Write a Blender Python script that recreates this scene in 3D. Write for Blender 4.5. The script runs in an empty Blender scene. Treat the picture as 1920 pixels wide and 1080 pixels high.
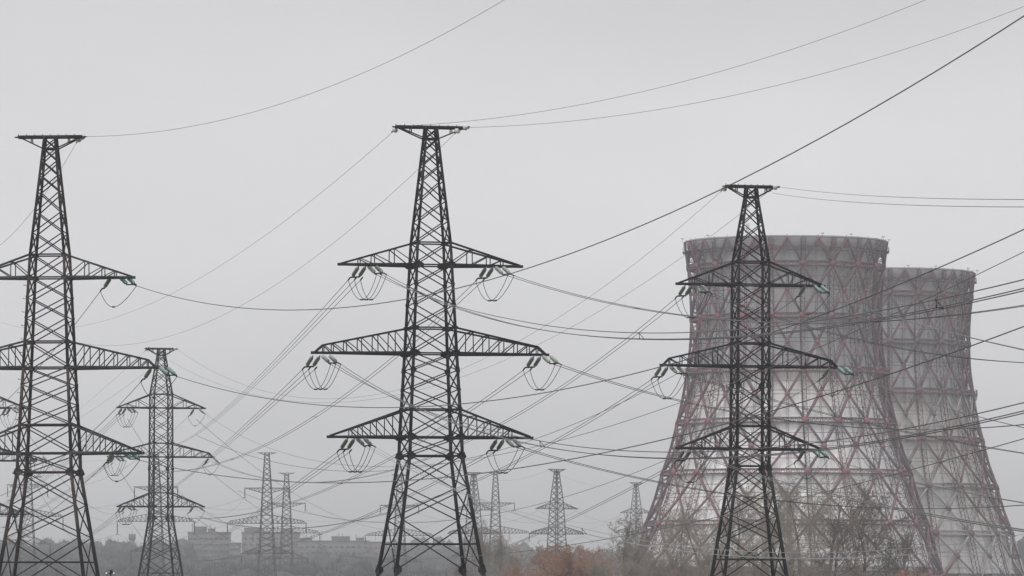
import bpy, math, random
import numpy as np
from mathutils import Vector, Matrix

# ------------------------------------------------------------ camera, world, sun, exposure
R = math.radians
sc = bpy.context.scene
F = 10500.0                    # focal length in pixels of the 1920 px wide photograph
CAMZ = 1.7
PITCH = math.atan(560.0 / F)
cd = bpy.data.cameras.new("camera")
cd.sensor_width = 36.0
cd.lens = 36.0 * F / 1920.0
cd.clip_start = 1.0
cd.clip_end = 20000.0
cam = bpy.data.objects.new("camera", cd)
cam.location = (0, 0, CAMZ)
cam.rotation_euler = (math.pi / 2 + PITCH, 0, 0)
sc.collection.objects.link(cam)
sc.camera = cam

SUN_EL, SUN_AZ = R(38), R(205)
w = bpy.data.worlds.new("World")
sc.world = w
w.use_nodes = True
nt = w.node_tree
nt.nodes.clear()
N = nt.nodes.new
out = N("ShaderNodeOutputWorld")
sky = N("ShaderNodeTexSky"); sky.sky_type = 'NISHITA'; sky.sun_disc = False
sky.sun_elevation = SUN_EL; sky.sun_rotation = SUN_AZ; sky.dust_density = 6.0
hsv = N("ShaderNodeHueSaturation"); hsv.inputs['Saturation'].default_value = 0.12
bg1 = N("ShaderNodeBackground"); bg1.inputs['Strength'].default_value = 0.01
nt.links.new(sky.outputs[0], hsv.inputs['Color']); nt.links.new(hsv.outputs[0], bg1.inputs['Color'])
tc = N("ShaderNodeTexCoord"); sep = N("ShaderNodeSeparateXYZ")
nt.links.new(tc.outputs['Generated'], sep.inputs[0])
ramp = N("ShaderNodeValToRGB")      # overcast deck: zenith about three times as bright as the horizon
el = ramp.color_ramp.elements
el[0].position = 0.0; el[0].color = (.30, .302, .31, 1)
el[1].position = 1.0; el[1].color = (2.0, 2.02, 2.05, 1)
for pz, c in ((.012, .38), (.035, .56), (.06, .675), (.085, .68), (.105, .605), (.16, .70), (.4, 1.1)):
    e = el.new(pz); e.color = (c, c * .996, c * 1.03, 1)
nt.links.new(sep.outputs['Z'], ramp.inputs[0])
mp = N("ShaderNodeMapping"); mp.inputs['Scale'].default_value = (7, 7, 16)
nz = N("ShaderNodeTexNoise"); nz.inputs['Scale'].default_value = 1.0; nz.inputs['Detail'].default_value = 4
nt.links.new(tc.outputs['Generated'], mp.inputs[0]); nt.links.new(mp.outputs[0], nz.inputs['Vector'])
mr = N("ShaderNodeMapRange"); mr.inputs['From Min'].default_value = .25; mr.inputs['From Max'].default_value = .75
mr.inputs['To Min'].default_value = .93; mr.inputs['To Max'].default_value = 1.07
nt.links.new(nz.outputs['Fac'], mr.inputs['Value'])
vm = N("ShaderNodeVectorMath"); vm.operation = 'SCALE'
nt.links.new(ramp.outputs[0], vm.inputs[0]); nt.links.new(mr.outputs[0], vm.inputs['Scale'])
bg2 = N("ShaderNodeBackground"); bg2.inputs['Strength'].default_value = 1.0
nt.links.new(vm.outputs[0], bg2.inputs['Color'])
ad = N("ShaderNodeAddShader")
nt.links.new(bg1.outputs[0], ad.inputs[0]); nt.links.new(bg2.outputs[0], ad.inputs[1])
nt.links.new(ad.outputs[0], out.inputs['Surface'])

sl = bpy.data.lights.new("sun", 'SUN')
sl.energy = 1.3; sl.angle = R(25); sl.color = (1, .98, .96)
so = bpy.data.objects.new("sun", sl)
sdir = Vector((math.sin(SUN_AZ) * math.cos(SUN_EL), math.cos(SUN_AZ) * math.cos(SUN_EL), math.sin(SUN_EL)))
so.rotation_euler = sdir.to_track_quat('Z', 'Y').to_euler()
so.location = (0, 0, 300)
sc.collection.objects.link(so)
sc.view_settings.view_transform = 'Standard'
sc.view_settings.look = 'None'
sc.view_settings.exposure = 0.0
sc.view_settings.gamma = 1.0
sc.view_settings.use_curve_mapping = False
sc.cycles.volume_bounces = 0
sc.cycles.max_bounces = 4
sc.cycles.diffuse_bounces = 2
sc.cycles.use_denoising = True

C = sc.collection
rnd = random.Random(7)

# ------------------------------------------------------------ helpers
def ray(px, py):
    dx, dy = (px - 960) / F, (540 - py) / F
    return (dx, math.cos(PITCH) - dy * math.sin(PITCH), math.sin(PITCH) + dy * math.cos(PITCH))

def at(px, py, Y):
    """world point whose ground distance along +Y is Y, seen at that pixel"""
    r = ray(px, py)
    k = Y / r[1]
    return Vector((r[0] * k, Y, CAMZ + r[2] * k))

def tag(o, label=None, cat=None, group=None, kind=None):
    if label: o['label'] = label
    if cat: o['category'] = cat
    if group: o['group'] = group
    if kind: o['kind'] = kind
    return o

def empty(name, loc, rz=0, tilt=0):
    o = bpy.data.objects.new(name, None)
    o.location = loc; o.rotation_euler = (0, tilt, rz)
    o.empty_display_size = 1
    C.objects.link(o)
    return o

def link(name, me, parent=None):
    o = bpy.data.objects.new(name, me)
    C.objects.link(o)
    if parent: o.parent = parent
    return o

class MB:
    """collects bars, boxes and polygons; build() links them as one mesh object"""
    def __init__(s):
        s.V = []; s.Fc = []; s.n = 0; s.segs = {}
    def bar(s, a, b, wd, wd2=None, sides=4):
        s.segs.setdefault(sides, []).append((a[0], a[1], a[2], b[0], b[1], b[2], wd / 2, (wd if wd2 is None else wd2) / 2))
    def poly(s, vs, fs):
        o = s.n
        s.V.extend([tuple(v) for v in vs]); s.n += len(vs)
        s.Fc.extend([tuple(i + o for i in f) for f in fs])
    def box(s, c, sx, sy, sz, rz=0):
        ca, sa = math.cos(rz), math.sin(rz)
        vs = []
        for z in (-1, 1):
            for x, y in ((-1, -1), (1, -1), (1, 1), (-1, 1)):
                X, Y = x * sx / 2, y * sy / 2
                vs.append((c[0] + X * ca - Y * sa, c[1] + X * sa + Y * ca, c[2] + z * sz / 2))
        s.poly(vs, [(0, 3, 2, 1), (4, 5, 6, 7), (0, 1, 5, 4), (1, 2, 6, 5), (2, 3, 7, 6), (3, 0, 4, 7)])
    def lathe(s, a, b, prof, n=8):
        a, b = Vector(a), Vector(b)
        d = (b - a).normalized()
        u = d.orthogonal().normalized(); v = d.cross(u)
        L = (b - a).length
        vs = []; fs = []
        for k, (t, r) in enumerate(prof):
            for i in range(n):
                an = 2 * math.pi * i / n
                vs.append(a + d * (t * L) + (u * math.cos(an) + v * math.sin(an)) * r)
        for k in range(len(prof) - 1):
            for i in range(n):
                j = (i + 1) % n
                fs.append((k * n + i, k * n + j, (k + 1) * n + j, (k + 1) * n + i))
        fs.append(tuple(range(n - 1, -1, -1))); fs.append(tuple((len(prof) - 1) * n + i for i in range(n)))
        s.poly(vs, fs)
    def mesh(s, name, mat):
        Vs = [np.array(s.V, dtype=np.float64).reshape(-1, 3)]
        quads = [f for f in s.Fc if len(f) == 4]; oth = [f for f in s.Fc if len(f) != 4]
        base = s.n
        loops = []; sizes = []
        for f in s.Fc:
            loops.append(np.array(f, dtype=np.int32)); sizes.append(np.array([len(f)], dtype=np.int32))
        for sides, lst in s.segs.items():
            A = np.array(lst, dtype=np.float64)
            p, q = A[:, 0:3], A[:, 3:6]
            d = q - p
            L = np.linalg.norm(d, axis=1, keepdims=True); L[L < 1e-9] = 1e-9
            d = d / L
            up = np.where(np.abs(d[:, 2:3]) > 0.9, np.array([[1., 0, 0]]), np.array([[0, 0, 1.]]))
            u = np.cross(d, up); u /= np.linalg.norm(u, axis=1, keepdims=True)
            v = np.cross(d, u)
            m = len(A)
            ring0, ring1 = [], []
            for i in range(sides):
                an = 2 * math.pi * (i + .5) / sides
                k = 1 / math.cos(math.pi / sides) if sides == 4 else 1.0
                off = (u * math.cos(an) + v * math.sin(an)) * k
                ring0.append(p + off * A[:, 6:7]); ring1.append(q + off * A[:, 7:8])
            vv = np.stack(ring0 + ring1, axis=1).reshape(-1, 3)
            Vs.append(vv)
            st = base + np.arange(m)[:, None] * (2 * sides)
            fl = []
            for i in range(sides):
                j = (i + 1) % sides
                fl.append(np.concatenate([st + i, st + j, st + sides + j, st + sides + i], axis=1))
            fq = np.stack(fl, axis=1).reshape(-1)
            loops.append(fq.astype(np.int32)); sizes.append(np.full(m * sides, 4, dtype=np.int32))
            if sides == 4:
                c0 = np.concatenate([st + 3, st + 2, st + 1, st + 0], axis=1).reshape(-1)
                c1 = np.concatenate([st + 4, st + 5, st + 6, st + 7], axis=1).reshape(-1)
                loops += [c0.astype(np.int32), c1.astype(np.int32)]
                sizes += [np.full(m, 4, dtype=np.int32)] * 2
            base += m * 2 * sides
        Vall = np.concatenate(Vs).astype(np.float32)
        lo = np.concatenate(loops) if loops else np.zeros(0, np.int32)
        sz = np.concatenate(sizes) if sizes else np.zeros(0, np.int32)
        me = bpy.data.meshes.new(name)
        me.vertices.add(len(Vall)); me.vertices.foreach_set("co", Vall.reshape(-1))
        me.loops.add(len(lo)); me.loops.foreach_set("vertex_index", lo)
        me.polygons.add(len(sz))
        me.polygons.foreach_set("loop_start", (np.cumsum(sz) - sz).astype(np.int32))
        try: me.polygons.foreach_set("loop_total", sz)
        except Exception: pass
        me.update(calc_edges=True)
        me.materials.append(mat)
        return me
    def build(s, name, mat, parent=None):
        return link(name, s.mesh(name, mat), parent)

def material(name, c1, c2=None, scale=1.0, rough=.7, metal=0.0, stretch=(1, 1, 1), lo=.4, hi=.65, spec=.3, detail=5, bump=0.0, trans=0.0):
    m = bpy.data.materials.new(name); m.use_nodes = True
    t = m.node_tree; b = t.nodes['Principled BSDF']
    b.inputs['Roughness'].default_value = rough; b.inputs['Metallic'].default_value = metal
    b.inputs['Specular IOR Level'].default_value = spec
    if trans: b.inputs['Transmission Weight'].default_value = trans
    if c2 is None: c2 = tuple(c * .7 for c in c1)
    co = t.nodes.new("ShaderNodeTexCoord"); ma = t.nodes.new("ShaderNodeMapping")
    ma.inputs['Scale'].default_value = stretch
    n = t.nodes.new("ShaderNodeTexNoise"); n.inputs['Scale'].default_value = scale; n.inputs['Detail'].default_value = detail
    t.links.new(co.outputs['Object'], ma.inputs[0]); t.links.new(ma.outputs[0], n.inputs['Vector'])
    r = t.nodes.new("ShaderNodeValToRGB")
    r.color_ramp.elements[0].position = lo; r.color_ramp.elements[0].color = (*c1, 1)
    r.color_ramp.elements[1].position = hi; r.color_ramp.elements[1].color = (*c2, 1)
    t.links.new(n.outputs['Fac'], r.inputs[0]); t.links.new(r.outputs[0], b.inputs['Base Color'])
    if bump:
        bp = t.nodes.new("ShaderNodeBump"); bp.inputs['Strength'].default_value = bump
        t.links.new(n.outputs['Fac'], bp.inputs['Height']); t.links.new(bp.outputs[0], b.inputs['Normal'])
    return m

M = {
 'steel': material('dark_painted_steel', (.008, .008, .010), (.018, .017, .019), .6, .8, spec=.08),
 'rusty': material('rusting_painted_steel', (.014, .014, .016), (.055, .034, .030), .35, .85, spec=.08, lo=.45, hi=.65),
 'dull': material('dull_grey_green_steel', (.022, .026, .026), (.05, .056, .055), .5, .8, spec=.1, lo=.42, hi=.62),
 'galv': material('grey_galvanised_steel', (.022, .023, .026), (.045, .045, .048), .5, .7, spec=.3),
 'wire': material('aluminium_conductor', (.022, .022, .024), (.04, .04, .042), .2, .5, spec=.4),
 'wirep': material('lit_tone_aluminium_conductor', (.16, .16, .165), (.24, .24, .245), .2, .45, spec=.5),  # paler copy of the conductor: the lit look is put into its colour
 'ins': material('pale_glass_insulator', (.095, .115, .10), (.16, .18, .16), 2.0, .35, spec=.6),
 'insd': material('dull_glass_insulator', (.06, .07, .06), (.11, .12, .10), 2.0, .4, spec=.5),
 'teal': material('teal_glass_insulator', (.008, .062, .052), (.018, .092, .078), 2.0, .25, spec=.7),
 'disc': material('clear_glass_disc', (.30, .33, .31), (.4, .42, .4), 2.0, .3, spec=.6),
 'clad_up': material('dark_grey_sheet_cladding', (.40, .40, .415), (.50, .50, .515), .5, .85, stretch=(1, 1, .08), lo=.35, hi=.65),
 'clad_lo': material('pale_cream_sheet_cladding', (.86, .845, .835), (.76, .745, .74), .5, .85, stretch=(1, 1, .06), lo=.42, hi=.75),
 'clad2_lo': material('weathered_sheet_cladding', (.62, .60, .58), (.50, .49, .48), .5, .85, stretch=(1, 1, .06), lo=.4, hi=.7),
 'red': material('dusty_red_painted_steel', (.128, .054, .068), (.076, .054, .068), .10, .8, spec=.2, lo=.35, hi=.62),
 'redp': material('red_painted_gusset', (.165, .058, .062), (.12, .055, .065), .15, .8, spec=.2),
 'red2': material('faded_red_and_grey_steel', (.105, .055, .058), (.25, .235, .24), .045, .8, spec=.2, lo=.48, hi=.56),
 'parapet': material('grey_concrete_parapet', (.17, .17, .178), (.23, .23, .238), .4, .9),
 'bark': material('grey_brown_bark', (.075, .062, .05), (.12, .105, .085), .8, .9),
 'twig': material('olive_brown_twigs', (.16, .14, .118), (.22, .195, .165), .5, .9),
 'barkd': material('dark_bark', (.065, .056, .05), (.11, .096, .085), .8, .9),
 'orange': material('orange_willow_twigs', (.25, .145, .10), (.185, .13, .10), .35, .9),
 'amber': material('amber_willow_twigs', (.38, .20, .06), (.27, .14, .05), .35, .9),
 'far': material('far_bare_wood', (.028, .032, .033), (.05, .052, .05), .05, .95),
 'ground': material('winter_grass_ground', (.09, .08, .055), (.13, .12, .085), .08, .95),
 'brick': material('pale_brick_panel', (.11, .095, .088), (.09, .082, .078), .15, .9),
 'panel': material('grey_concrete_panel', (.085, .085, .084), (.07, .07, .07), .12, .9),
 'glass': material('dark_window_glass', (.055, .056, .058), (.068, .07, .072), .3, .6, spec=.5),
 'white': material('white_painted_metal', (.75, .75, .74), (.65, .65, .64), 2, .5),
}

def sheet_detail(m):
    """sheets of slightly different tone, corrugation and run-down streaks on the cooling tower walls"""
    t = m.node_tree; b = t.nodes['Principled BSDF']; NN = t.nodes.new; L = t.links.new
    src = b.inputs['Base Color'].links[0].from_socket
    co = NN("ShaderNodeTexCoord"); sp = NN("ShaderNodeSeparateXYZ"); L(co.outputs['Object'], sp.inputs[0])
    at2 = NN("ShaderNodeMath"); at2.operation = 'ARCTAN2'; L(sp.outputs['Y'], at2.inputs[0]); L(sp.outputs['X'], at2.inputs[1])
    sc_ = NN("ShaderNodeMath"); sc_.operation = 'MULTIPLY'; sc_.inputs[1].default_value = 26.0; L(at2.outputs[0], sc_.inputs[0])
    cb = NN("ShaderNodeCombineXYZ"); L(sc_.outputs[0], cb.inputs['X']); L(sp.outputs['Z'], cb.inputs['Y'])
    br = NN("ShaderNodeTexBrick"); br.offset = .5
    br.inputs['Scale'].default_value = 1.0; br.inputs['Brick Width'].default_value = 2.1; br.inputs['Row Height'].default_value = 3.15
    br.inputs['Mortar Size'].default_value = .05; br.inputs['Color1'].default_value = (1, 1, 1, 1); br.inputs['Color2'].default_value = (.88, .88, .885, 1)
    br.inputs['Mortar'].default_value = (.84, .84, .84, 1); L(cb.outputs[0], br.inputs['Vector'])
    mp_ = NN("ShaderNodeMapping"); mp_.inputs['Scale'].default_value = (1.1, .045, 1); L(cb.outputs[0], mp_.inputs[0])
    nz_ = NN("ShaderNodeTexNoise"); nz_.inputs['Scale'].default_value = 1.0; nz_.inputs['Detail'].default_value = 3; L(mp_.outputs[0], nz_.inputs['Vector'])
    rm = NN("ShaderNodeMapRange"); rm.inputs['From Min'].default_value = .35; rm.inputs['From Max'].default_value = .6
    rm.inputs['To Min'].default_value = .86; rm.inputs['To Max'].default_value = 1.0; L(nz_.outputs['Fac'], rm.inputs['Value'])
    co2 = NN("ShaderNodeMath"); co2.operation = 'MULTIPLY'; co2.inputs[1].default_value = 9.0; L(sc_.outputs[0], co2.inputs[0])
    sn = NN("ShaderNodeMath"); sn.operation = 'SINE'; L(co2.outputs[0], sn.inputs[0])
    bp = NN("ShaderNodeBump"); bp.inputs['Strength'].default_value = .5; bp.inputs['Distance'].default_value = .08
    L(sn.outputs[0], bp.inputs['Height']); L(bp.outputs[0], b.inputs['Normal'])
    m1 = NN("ShaderNodeVectorMath"); m1.operation = 'MULTIPLY'; L(src, m1.inputs[0]); L(br.outputs['Color'], m1.inputs[1])
    m2 = NN("ShaderNodeVectorMath"); m2.operation = 'SCALE'; L(m1.outputs[0], m2.inputs[0]); L(rm.outputs[0], m2.inputs['Scale'])
    L(m2.outputs[0], b.inputs['Base Color'])
for _k in ('clad_up', 'clad_lo', 'clad2_lo'):
    sheet_detail(M[_k]); M[_k].node_tree.nodes['Principled BSDF'].inputs['Specular IOR Level'].default_value = .08

# ------------------------------------------------------------ ground and far hill
def terrain(x, y):
    t = max(0.0, min(1.0, (y - 1900) / 900.0)); t = t * t * (3 - 2 * t)
    left = max(0.0, min(1.0, (120 - x) / 500.0))
    return t * (7 + 6 * left) + .25 * math.sin(x * .013) * math.cos(y * .009)

nx, ny = 60, 90
gx = np.linspace(-1300, 1300, nx); gy = np.linspace(-400, 4000, ny)
gv = [(x, y, terrain(x, y) - .3) for y in gy for x in gx]
gf = [(j * nx + i, j * nx + i + 1, (j + 1) * nx + i + 1, (j + 1) * nx + i) for j in range(ny - 1) for i in range(nx - 1)]
gm = MB(); gm.poly(gv, gf)
tag(gm.build('ground', M['ground']), kind='structure')

# ------------------------------------------------------------ pylons
class Pylon: pass

def body(root, prof, panels, ground_z, leg_w, br_w, mat, far=False, bolts=False):
    """four-legged lattice mast: prof = [(z, width)] top to bottom, panels = node heights top to bottom"""
    def wid(z):
        for (z0, w0), (z1, w1) in zip(prof, prof[1:]):
            if z <= z0 and z >= z1: return w0 + (w1 - w0) * (z0 - z) / (z0 - z1)
        (z0, w0), (z1, w1) = prof[-2:]
        return w0 + (w1 - w0) * (z0 - z) / (z0 - z1)
    def corner(z, sx, sy):
        h = wid(z) / 2
        return Vector((sx * h, sy * h, z))
    for sx in (-1, 1):
        for sy in (-1, 1):
            m = MB()
            zs = [p[0] for p in prof] + [ground_z]
            zs = [z for z in zs if z >= ground_z]
            for k, (za, zb) in enumerate(zip(zs, zs[1:])):
                if za - zb < .01: continue
                m.bar(corner(za, sx, sy), corner(zb, sx, sy), leg_w * (.72 + .45 * (zs[0] - za) / (zs[0] - zs[-1])), leg_w * (.72 + .45 * (zs[0] - zb) / (zs[0] - zs[-1])))
            if bolts and sx < 0 and sy < 0:
                z = ground_z + 3
                while z < zs[0] - 10:
                    c = corner(z, sx, sy); m.bar(c + Vector((-leg_w * .4, 0, 0)), c + Vector((-leg_w * .4 - .22, 0, .0)), .035)
                    c2 = c + Vector((-leg_w * .4 - .22, 0, .0)); m.bar(c2, c2 + Vector((0, 0, .07)), .035)
                    z += .95
            m.build('leg', mat, root)
    m = MB()
    faces = [((-1, -1), (1, -1)), ((1, -1), (1, 1)), ((1, 1), (-1, 1)), ((-1, 1), (-1, -1))]
    for a, b in faces:
        for k, (z0, z1) in enumerate(zip(panels, panels[1:])):
            if z1 < ground_z - .5: break
            nrm = Vector(((a[0] + b[0]) / 2, (a[1] + b[1]) / 2, 0)) * (br_w * .55)
            m.bar(corner(z0, *a) + nrm, corner(z1, *b) + nrm, br_w)
            m.bar(corner(z0, *b) - nrm * .4, corner(z1, *a) - nrm * .4, br_w)
    m.build('bracing', mat, root)
    return wid, corner, faces

def horizontals(root, corner, faces, zs, bw, mat):
    for z in zs:
        m = MB()
        for a, b in faces:
            m.bar(corner(z, *a), corner(z, *b), bw)
        m.build('cross_brace', mat, root)

def gussets(root, corner, faces, lst, mat):
    """lst = (z, half width along the face, half height)"""
    for z, hw, hh in lst:
        hw *= .52; hh *= .44
        for a, b in faces:
            pa, pb = corner(z, *a), corner(z, *b)
            d = (pb - pa).normalized(); n = Vector((d.y, -d.x, 0)) * .10
            for p, s in ((pa, 1), (pb, -1)):
                e = d * s; m = MB()
                pts = [p - e * hw * .7 + Vector((0, 0, -hh * .35)), p - e * hw * .35 + Vector((0, 0, hh * .8)), p + e * hw * .35 + Vector((0, 0, hh)), p + e * hw + Vector((0, 0, hh * .25)),
                       p + e * hw + Vector((0, 0, -hh * .35)), p + e * hw * .3 + Vector((0, 0, -hh)), p - e * hw * .35 + Vector((0, 0, -hh * .8))]
                vs = [q + n for q in pts] + [q + n * 1.25 for q in pts]
                k = len(pts)
                fs = [tuple(range(k)), tuple(range(2 * k - 1, k - 1, -1))] + [(i, (i + 1) % k, (i + 1) % k + k, i + k) for i in range(k)]
                m.poly(vs, fs)
                m.build('gusset_plate', mat, root)

def crossarm(root, side, wid, zb, zt, hw, n, blunt, cw, ww, mat, inverted=False, droop=0):
    """lattice arm: chord level zb, other chord starts at zt on the body"""
    m = MB()
    w0 = wid(zb) / 2; w1 = wid(zt) / 2
    x0, x1 = w0, hw
    xe = hw * .925 if blunt else hw
    def chord_b(x, sy):
        t = (x - x0) / (hw - x0)
        return Vector((side * x, sy * (w0 * (1 - t) + .14 * t), zb + droop * t))
    ze = (zt - zb) * (.30 if blunt else .04)
    def chord_t(x, sy):
        t = min(1, (x - w1) / (xe - w1))
        y = w1 + ((w0 * (1 - (xe - x0) / (hw - x0)) + .14 * (xe - x0) / (hw - x0)) - w1) * t
        return Vector((side * x, sy * y, zt + (zb + ze - zt) * t + droop * t))
    for sy in (-1, 1):
        m.bar(chord_b(x0, sy), chord_b(hw, sy), cw * 1.25, cw)
        m.bar(chord_t(w1, sy), chord_t(xe, sy), cw * .8)
        if blunt: m.bar(chord_t(xe, sy), chord_b(hw, sy), cw * .8)
    m.bar(chord_b(hw, -1) - Vector((side * .25, 0, 0)), chord_b(hw, 1) - Vector((side * .25, 0, 0)), cw)
    m.bar(chord_b(hw, 0) - Vector((side * .3, 0, 0)), chord_b(hw, 0) + Vector((side * .25, 0, 0)), cw * 1.2)
    xs = [x0 + (xe * (1 if blunt else .80) - x0) * (1 - (1 - k / n) ** 1.25) for k in range(n + 1)]
    for k in range(n):
        xa, xb = xs[k], xs[k + 1]
        for sy in (-1, 1):
            m.bar(chord_b(xb, sy), chord_t(xb, sy), ww)
            m.bar(chord_b(xa if k else x0, sy), chord_t(xb, sy), ww)
        m.bar(chord_b(xa, -1 if k % 2 else 1), chord_b(xb, 1 if k % 2 else -1), ww * .9)
        m.bar(chord_b(xb, -1), chord_b(xb, 1), ww)
        m.bar(chord_t(xb, -1), chord_t(xb, 1), ww)
    m.build('crossarm', mat, root)

def peak_beam(root, wid, zt, hw, drop, bw, ww, mat):
    m = MB()
    h = wid(zt) / 2; hd = wid(zt - drop) / 2
    for sy in (-1, 1):
        m.bar((-hw, sy * h * .6, zt), (hw, sy * h * .6, zt), bw)
        for s in (-1, 1):
            m.bar((s * hw * .97, sy * h * .6, zt), (s * hd, sy * hd, zt - drop), ww)
            xm = hw * .58
            t = (hw * .97 - xm) / (hw * .97 - hd)
            m.bar((s * xm, sy * h * .6, zt), (s * xm, sy * (h * .6 + (hd - h * .6) * t), zt - drop * t), ww * .8)
        m.bar((-hd, sy * hd, zt - drop), (hd, sy * hd, zt - drop), ww * 1.6)
    for k in range(9):
        x = -hw + 2 * hw * k / 8
        m.bar((x, -h * .6, zt), (x, h * .6, zt), ww * .8)
        if bw > .15: m.bar((x, 0, zt), (x, 0, zt + bw * .8 + .04), ww * .5)
    for s in (-1, 1):
        m.bar((s * hw, -h * .6, zt), (s * (hw + .25), 0, zt), ww); m.bar((s * hw, h * .6, zt), (s * (hw + .25), 0, zt), ww)
    m.build('ground_wire_beam', mat, root)

def make_pylon(name_label, px, D, s, kind, theta, mat, cap_y, ground=0.0, armk=1.0, armmat=None, far=False, tilt=0, yoff=0, gap=None, k_lo=None, detail=True):
    """kind 'A' / 'C' tension pylons, 'S' suspension pylon; s = px per metre"""
    base = at(px, 1100, D)
    root = empty('lattice_pylon', (base.x, D, ground), theta, tilt)
    ct = math.cos(theta - math.atan(base.x / D)) if kind != 'S' else 1.0
    top = at(px, cap_y, D).z - ground
    P = Pylon(); P.root = root; P.D = D; P.s = s; P.top = top; P.theta = theta
    if kind == 'A':
        u = 26.0; z = lambda dy: top - dy / u
        prof = [(z(0), 20 / u), (z(22), 24 / u), (z(218), 63 / u), (z(423), 82 / u), (z(583), 98 / u), (z(618), 100 / u), (z(828), 163 / u), (z(1000), 214 / u)]
        pans = [z(d) for d in (4, 22, 45, 72, 102, 140, 178, 218, 260, 298, 336, 378, 426, 458, 494, 531, 583, 618, 678, 738, 831, 940)]
        arms = [(z(260), z(218), 171.5 / u, 3, False), (z(426), z(378), 222 / u, 6, True), (z(583), z(531), 191.5 / u, 4, False)]
        hz = [z(d) for d in (218, 260, 378, 426, 531, 583, 618)]; hz2 = [z(783)]
        gl = [(z(260), .95, .62), (z(378), .75, .32), (z(426), .95, .62), (z(583), .95, .62), (z(531), .6, .4), (z(618), .8, .7), (z(458), .45, .55), (z(494), .4, .3), (z(296), .35, .3), (z(334), .35, .3), (z(831), .7, .9)]
        cap = (67 / u, 22 / u)
    elif kind == 'C':
        u = 24.5; z = lambda dy: top - dy / u
        prof = [(z(0), 19 / u), (z(22), 22 / u), (z(142), 58 / u), (z(493), 61 / u), (z(525), 61 / u), (z(730), 118 / u), (z(900), 166 / u)]
        pans = [z(d) for d in (3, 20, 42, 72, 106, 142, 185, 222, 258, 295, 338, 374, 412, 450, 493, 525, 572, 618, 662, 735, 830)]
        arms = [(z(185), z(142), 137.5 / u, 2, False), (z(338), z(295), 167 / u, 4, True), (z(493), z(450), 136 / u, 3, False)]
        hz = [z(d) for d in (142, 185, 295, 338, 450, 493, 525)]; hz2 = [z(700)]
        gl = [(z(185), .6, .4), (z(142), .45, .25), (z(295), .7, .35), (z(338), .75, .45), (z(493), .75, .45), (z(530), .6, .75), (z(374), .5, .8)]
        cap = (48.5 / u, 20 / u)
    else:
        u = 7.0; z = lambda dy: top - dy / u
        prof = [(z(0), 8 / u), (z(66), 16 / u), (z(132), 22 / u), (z(189), 28 / u), (z(265), 38 / u)]
        pans = [z(d) for d in (1, 8, 16, 25, 35, 45, 55, 66, 76, 86, 97, 108, 120, 132, 144, 156, 166, 178, 190, 206, 222, 240, 258)]
        arms = [(z(66), z(75), 41.5 / u, 4, False), (z(132), z(117), 74 / u, 8, True), (z(189), z(175), 47.5 / u, 5, False)]
        hz = [z(d) for d in (66, 75, 117, 132, 175, 189)]; hz2 = []
        gl = []
        cap = (16.5 / u, 4 / u)
    lw, bw = (.205, .078) if not far else (.20, .09)
    if kind == 'S': lw, bw = .22, .105
    arms = [(a, b, c * armk, d, e) for a, b, c, d, e in arms]
    if armk < 1: gl = [(a, b * .55, c * .6) for a, b, c in gl[:-1] if a > z(600)] + gl[5:6]
    wid, corner, faces = body(root, prof, pans, 0.0, lw, bw, mat, far, bolts=not far)
    horizontals(root, corner, faces, [h for h in hz + hz2 if h > .5], bw * (1.35 if not far else 1.0), mat)
    if gl and D < 1000: gussets(root, corner, faces, [g for g in gl if g[0] > .5], armmat or mat)
    for zb, zt, hw, n, blunt in arms:
        for sd in (-1, 1):
            crossarm(root, sd, wid, zb, zt, hw, n, blunt, (.165 if not far else .15), (.066 if not far else .08), armmat or mat)
    peak_beam(root, wid, top, cap[0] * armk, cap[1], .22 if not far else .16, .085 if not far else .1, mat)
    P.arms = arms
    def tipw(i, side, inset=0.0, dz=0.0):
        zb, zt, hw, n, bl = arms[i]
        return root.matrix_basis @ Vector((side * (hw - inset), 0, zb + dz))
    P.tip = tipw
    P.cap = lambda side: root.matrix_basis @ Vector((side * cap[0] * armk, 0, top))
    tag(root, name_label, 'pylon', 'lattice power pylons')
    return P

PA = make_pylon('tallest dark lattice pylon at centre with six drooping insulator sets', 807, 404, 26.0, 'A', R(13), M['steel'], 239)
PB = make_pylon('big dark lattice pylon with rusty brown legs, cut by the left picture edge', 91, 396, 26.5, 'A', R(-5.5), M['rusty'], 257, armk=.89, armmat=M['dull'])
PC = make_pylon('black lattice pylon standing in front of the cooling towers', 1404, 428.6, 24.5, 'C', R(9.6), M['steel'], 350, tilt=R(.45))
PD = make_pylon('smaller dark lattice pylon just right of the rusty-legged one at left', 301, 714, 14.7, 'C', R(18), M['steel'], 654)
PE = make_pylon('dark lattice pylon mostly beyond the left edge, only its arm ends in view', -42, 662, 15.9, 'C', R(16), M['steel'], 645)
FS = {}
for key, lab, px, D, cap_y in (
    ('F', 'hazy grey lattice pylon with hanging insulators before the apartment blocks, nearer of two', 500, 1500, 849),
    ('G', 'paler hazy lattice pylon close behind and right of the one before the apartment blocks', 537, 1765, 887),
    ('H', 'hazy lattice pylon seen through the lower body of the tallest pylon', 749, 1735, 890),
    ('J', 'hazy slim lattice pylon with an inverted upper arm, right of the tallest pylon', 929, 1745, 886),
    ('M', 'hazy lattice pylon seen through the body of the rusty-legged pylon', 51, 1660, 849),
    ('N', 'hazy lattice pylon seen straight behind the smaller dark pylon at left', 292, 1530, 848)):
    g = 0.0
    FS[key] = make_pylon(lab, px, D, F / D, 'S', R(6) + math.atan((px - 960) / F) * -1, M['galv'], cap_y, g, far=True)
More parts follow.
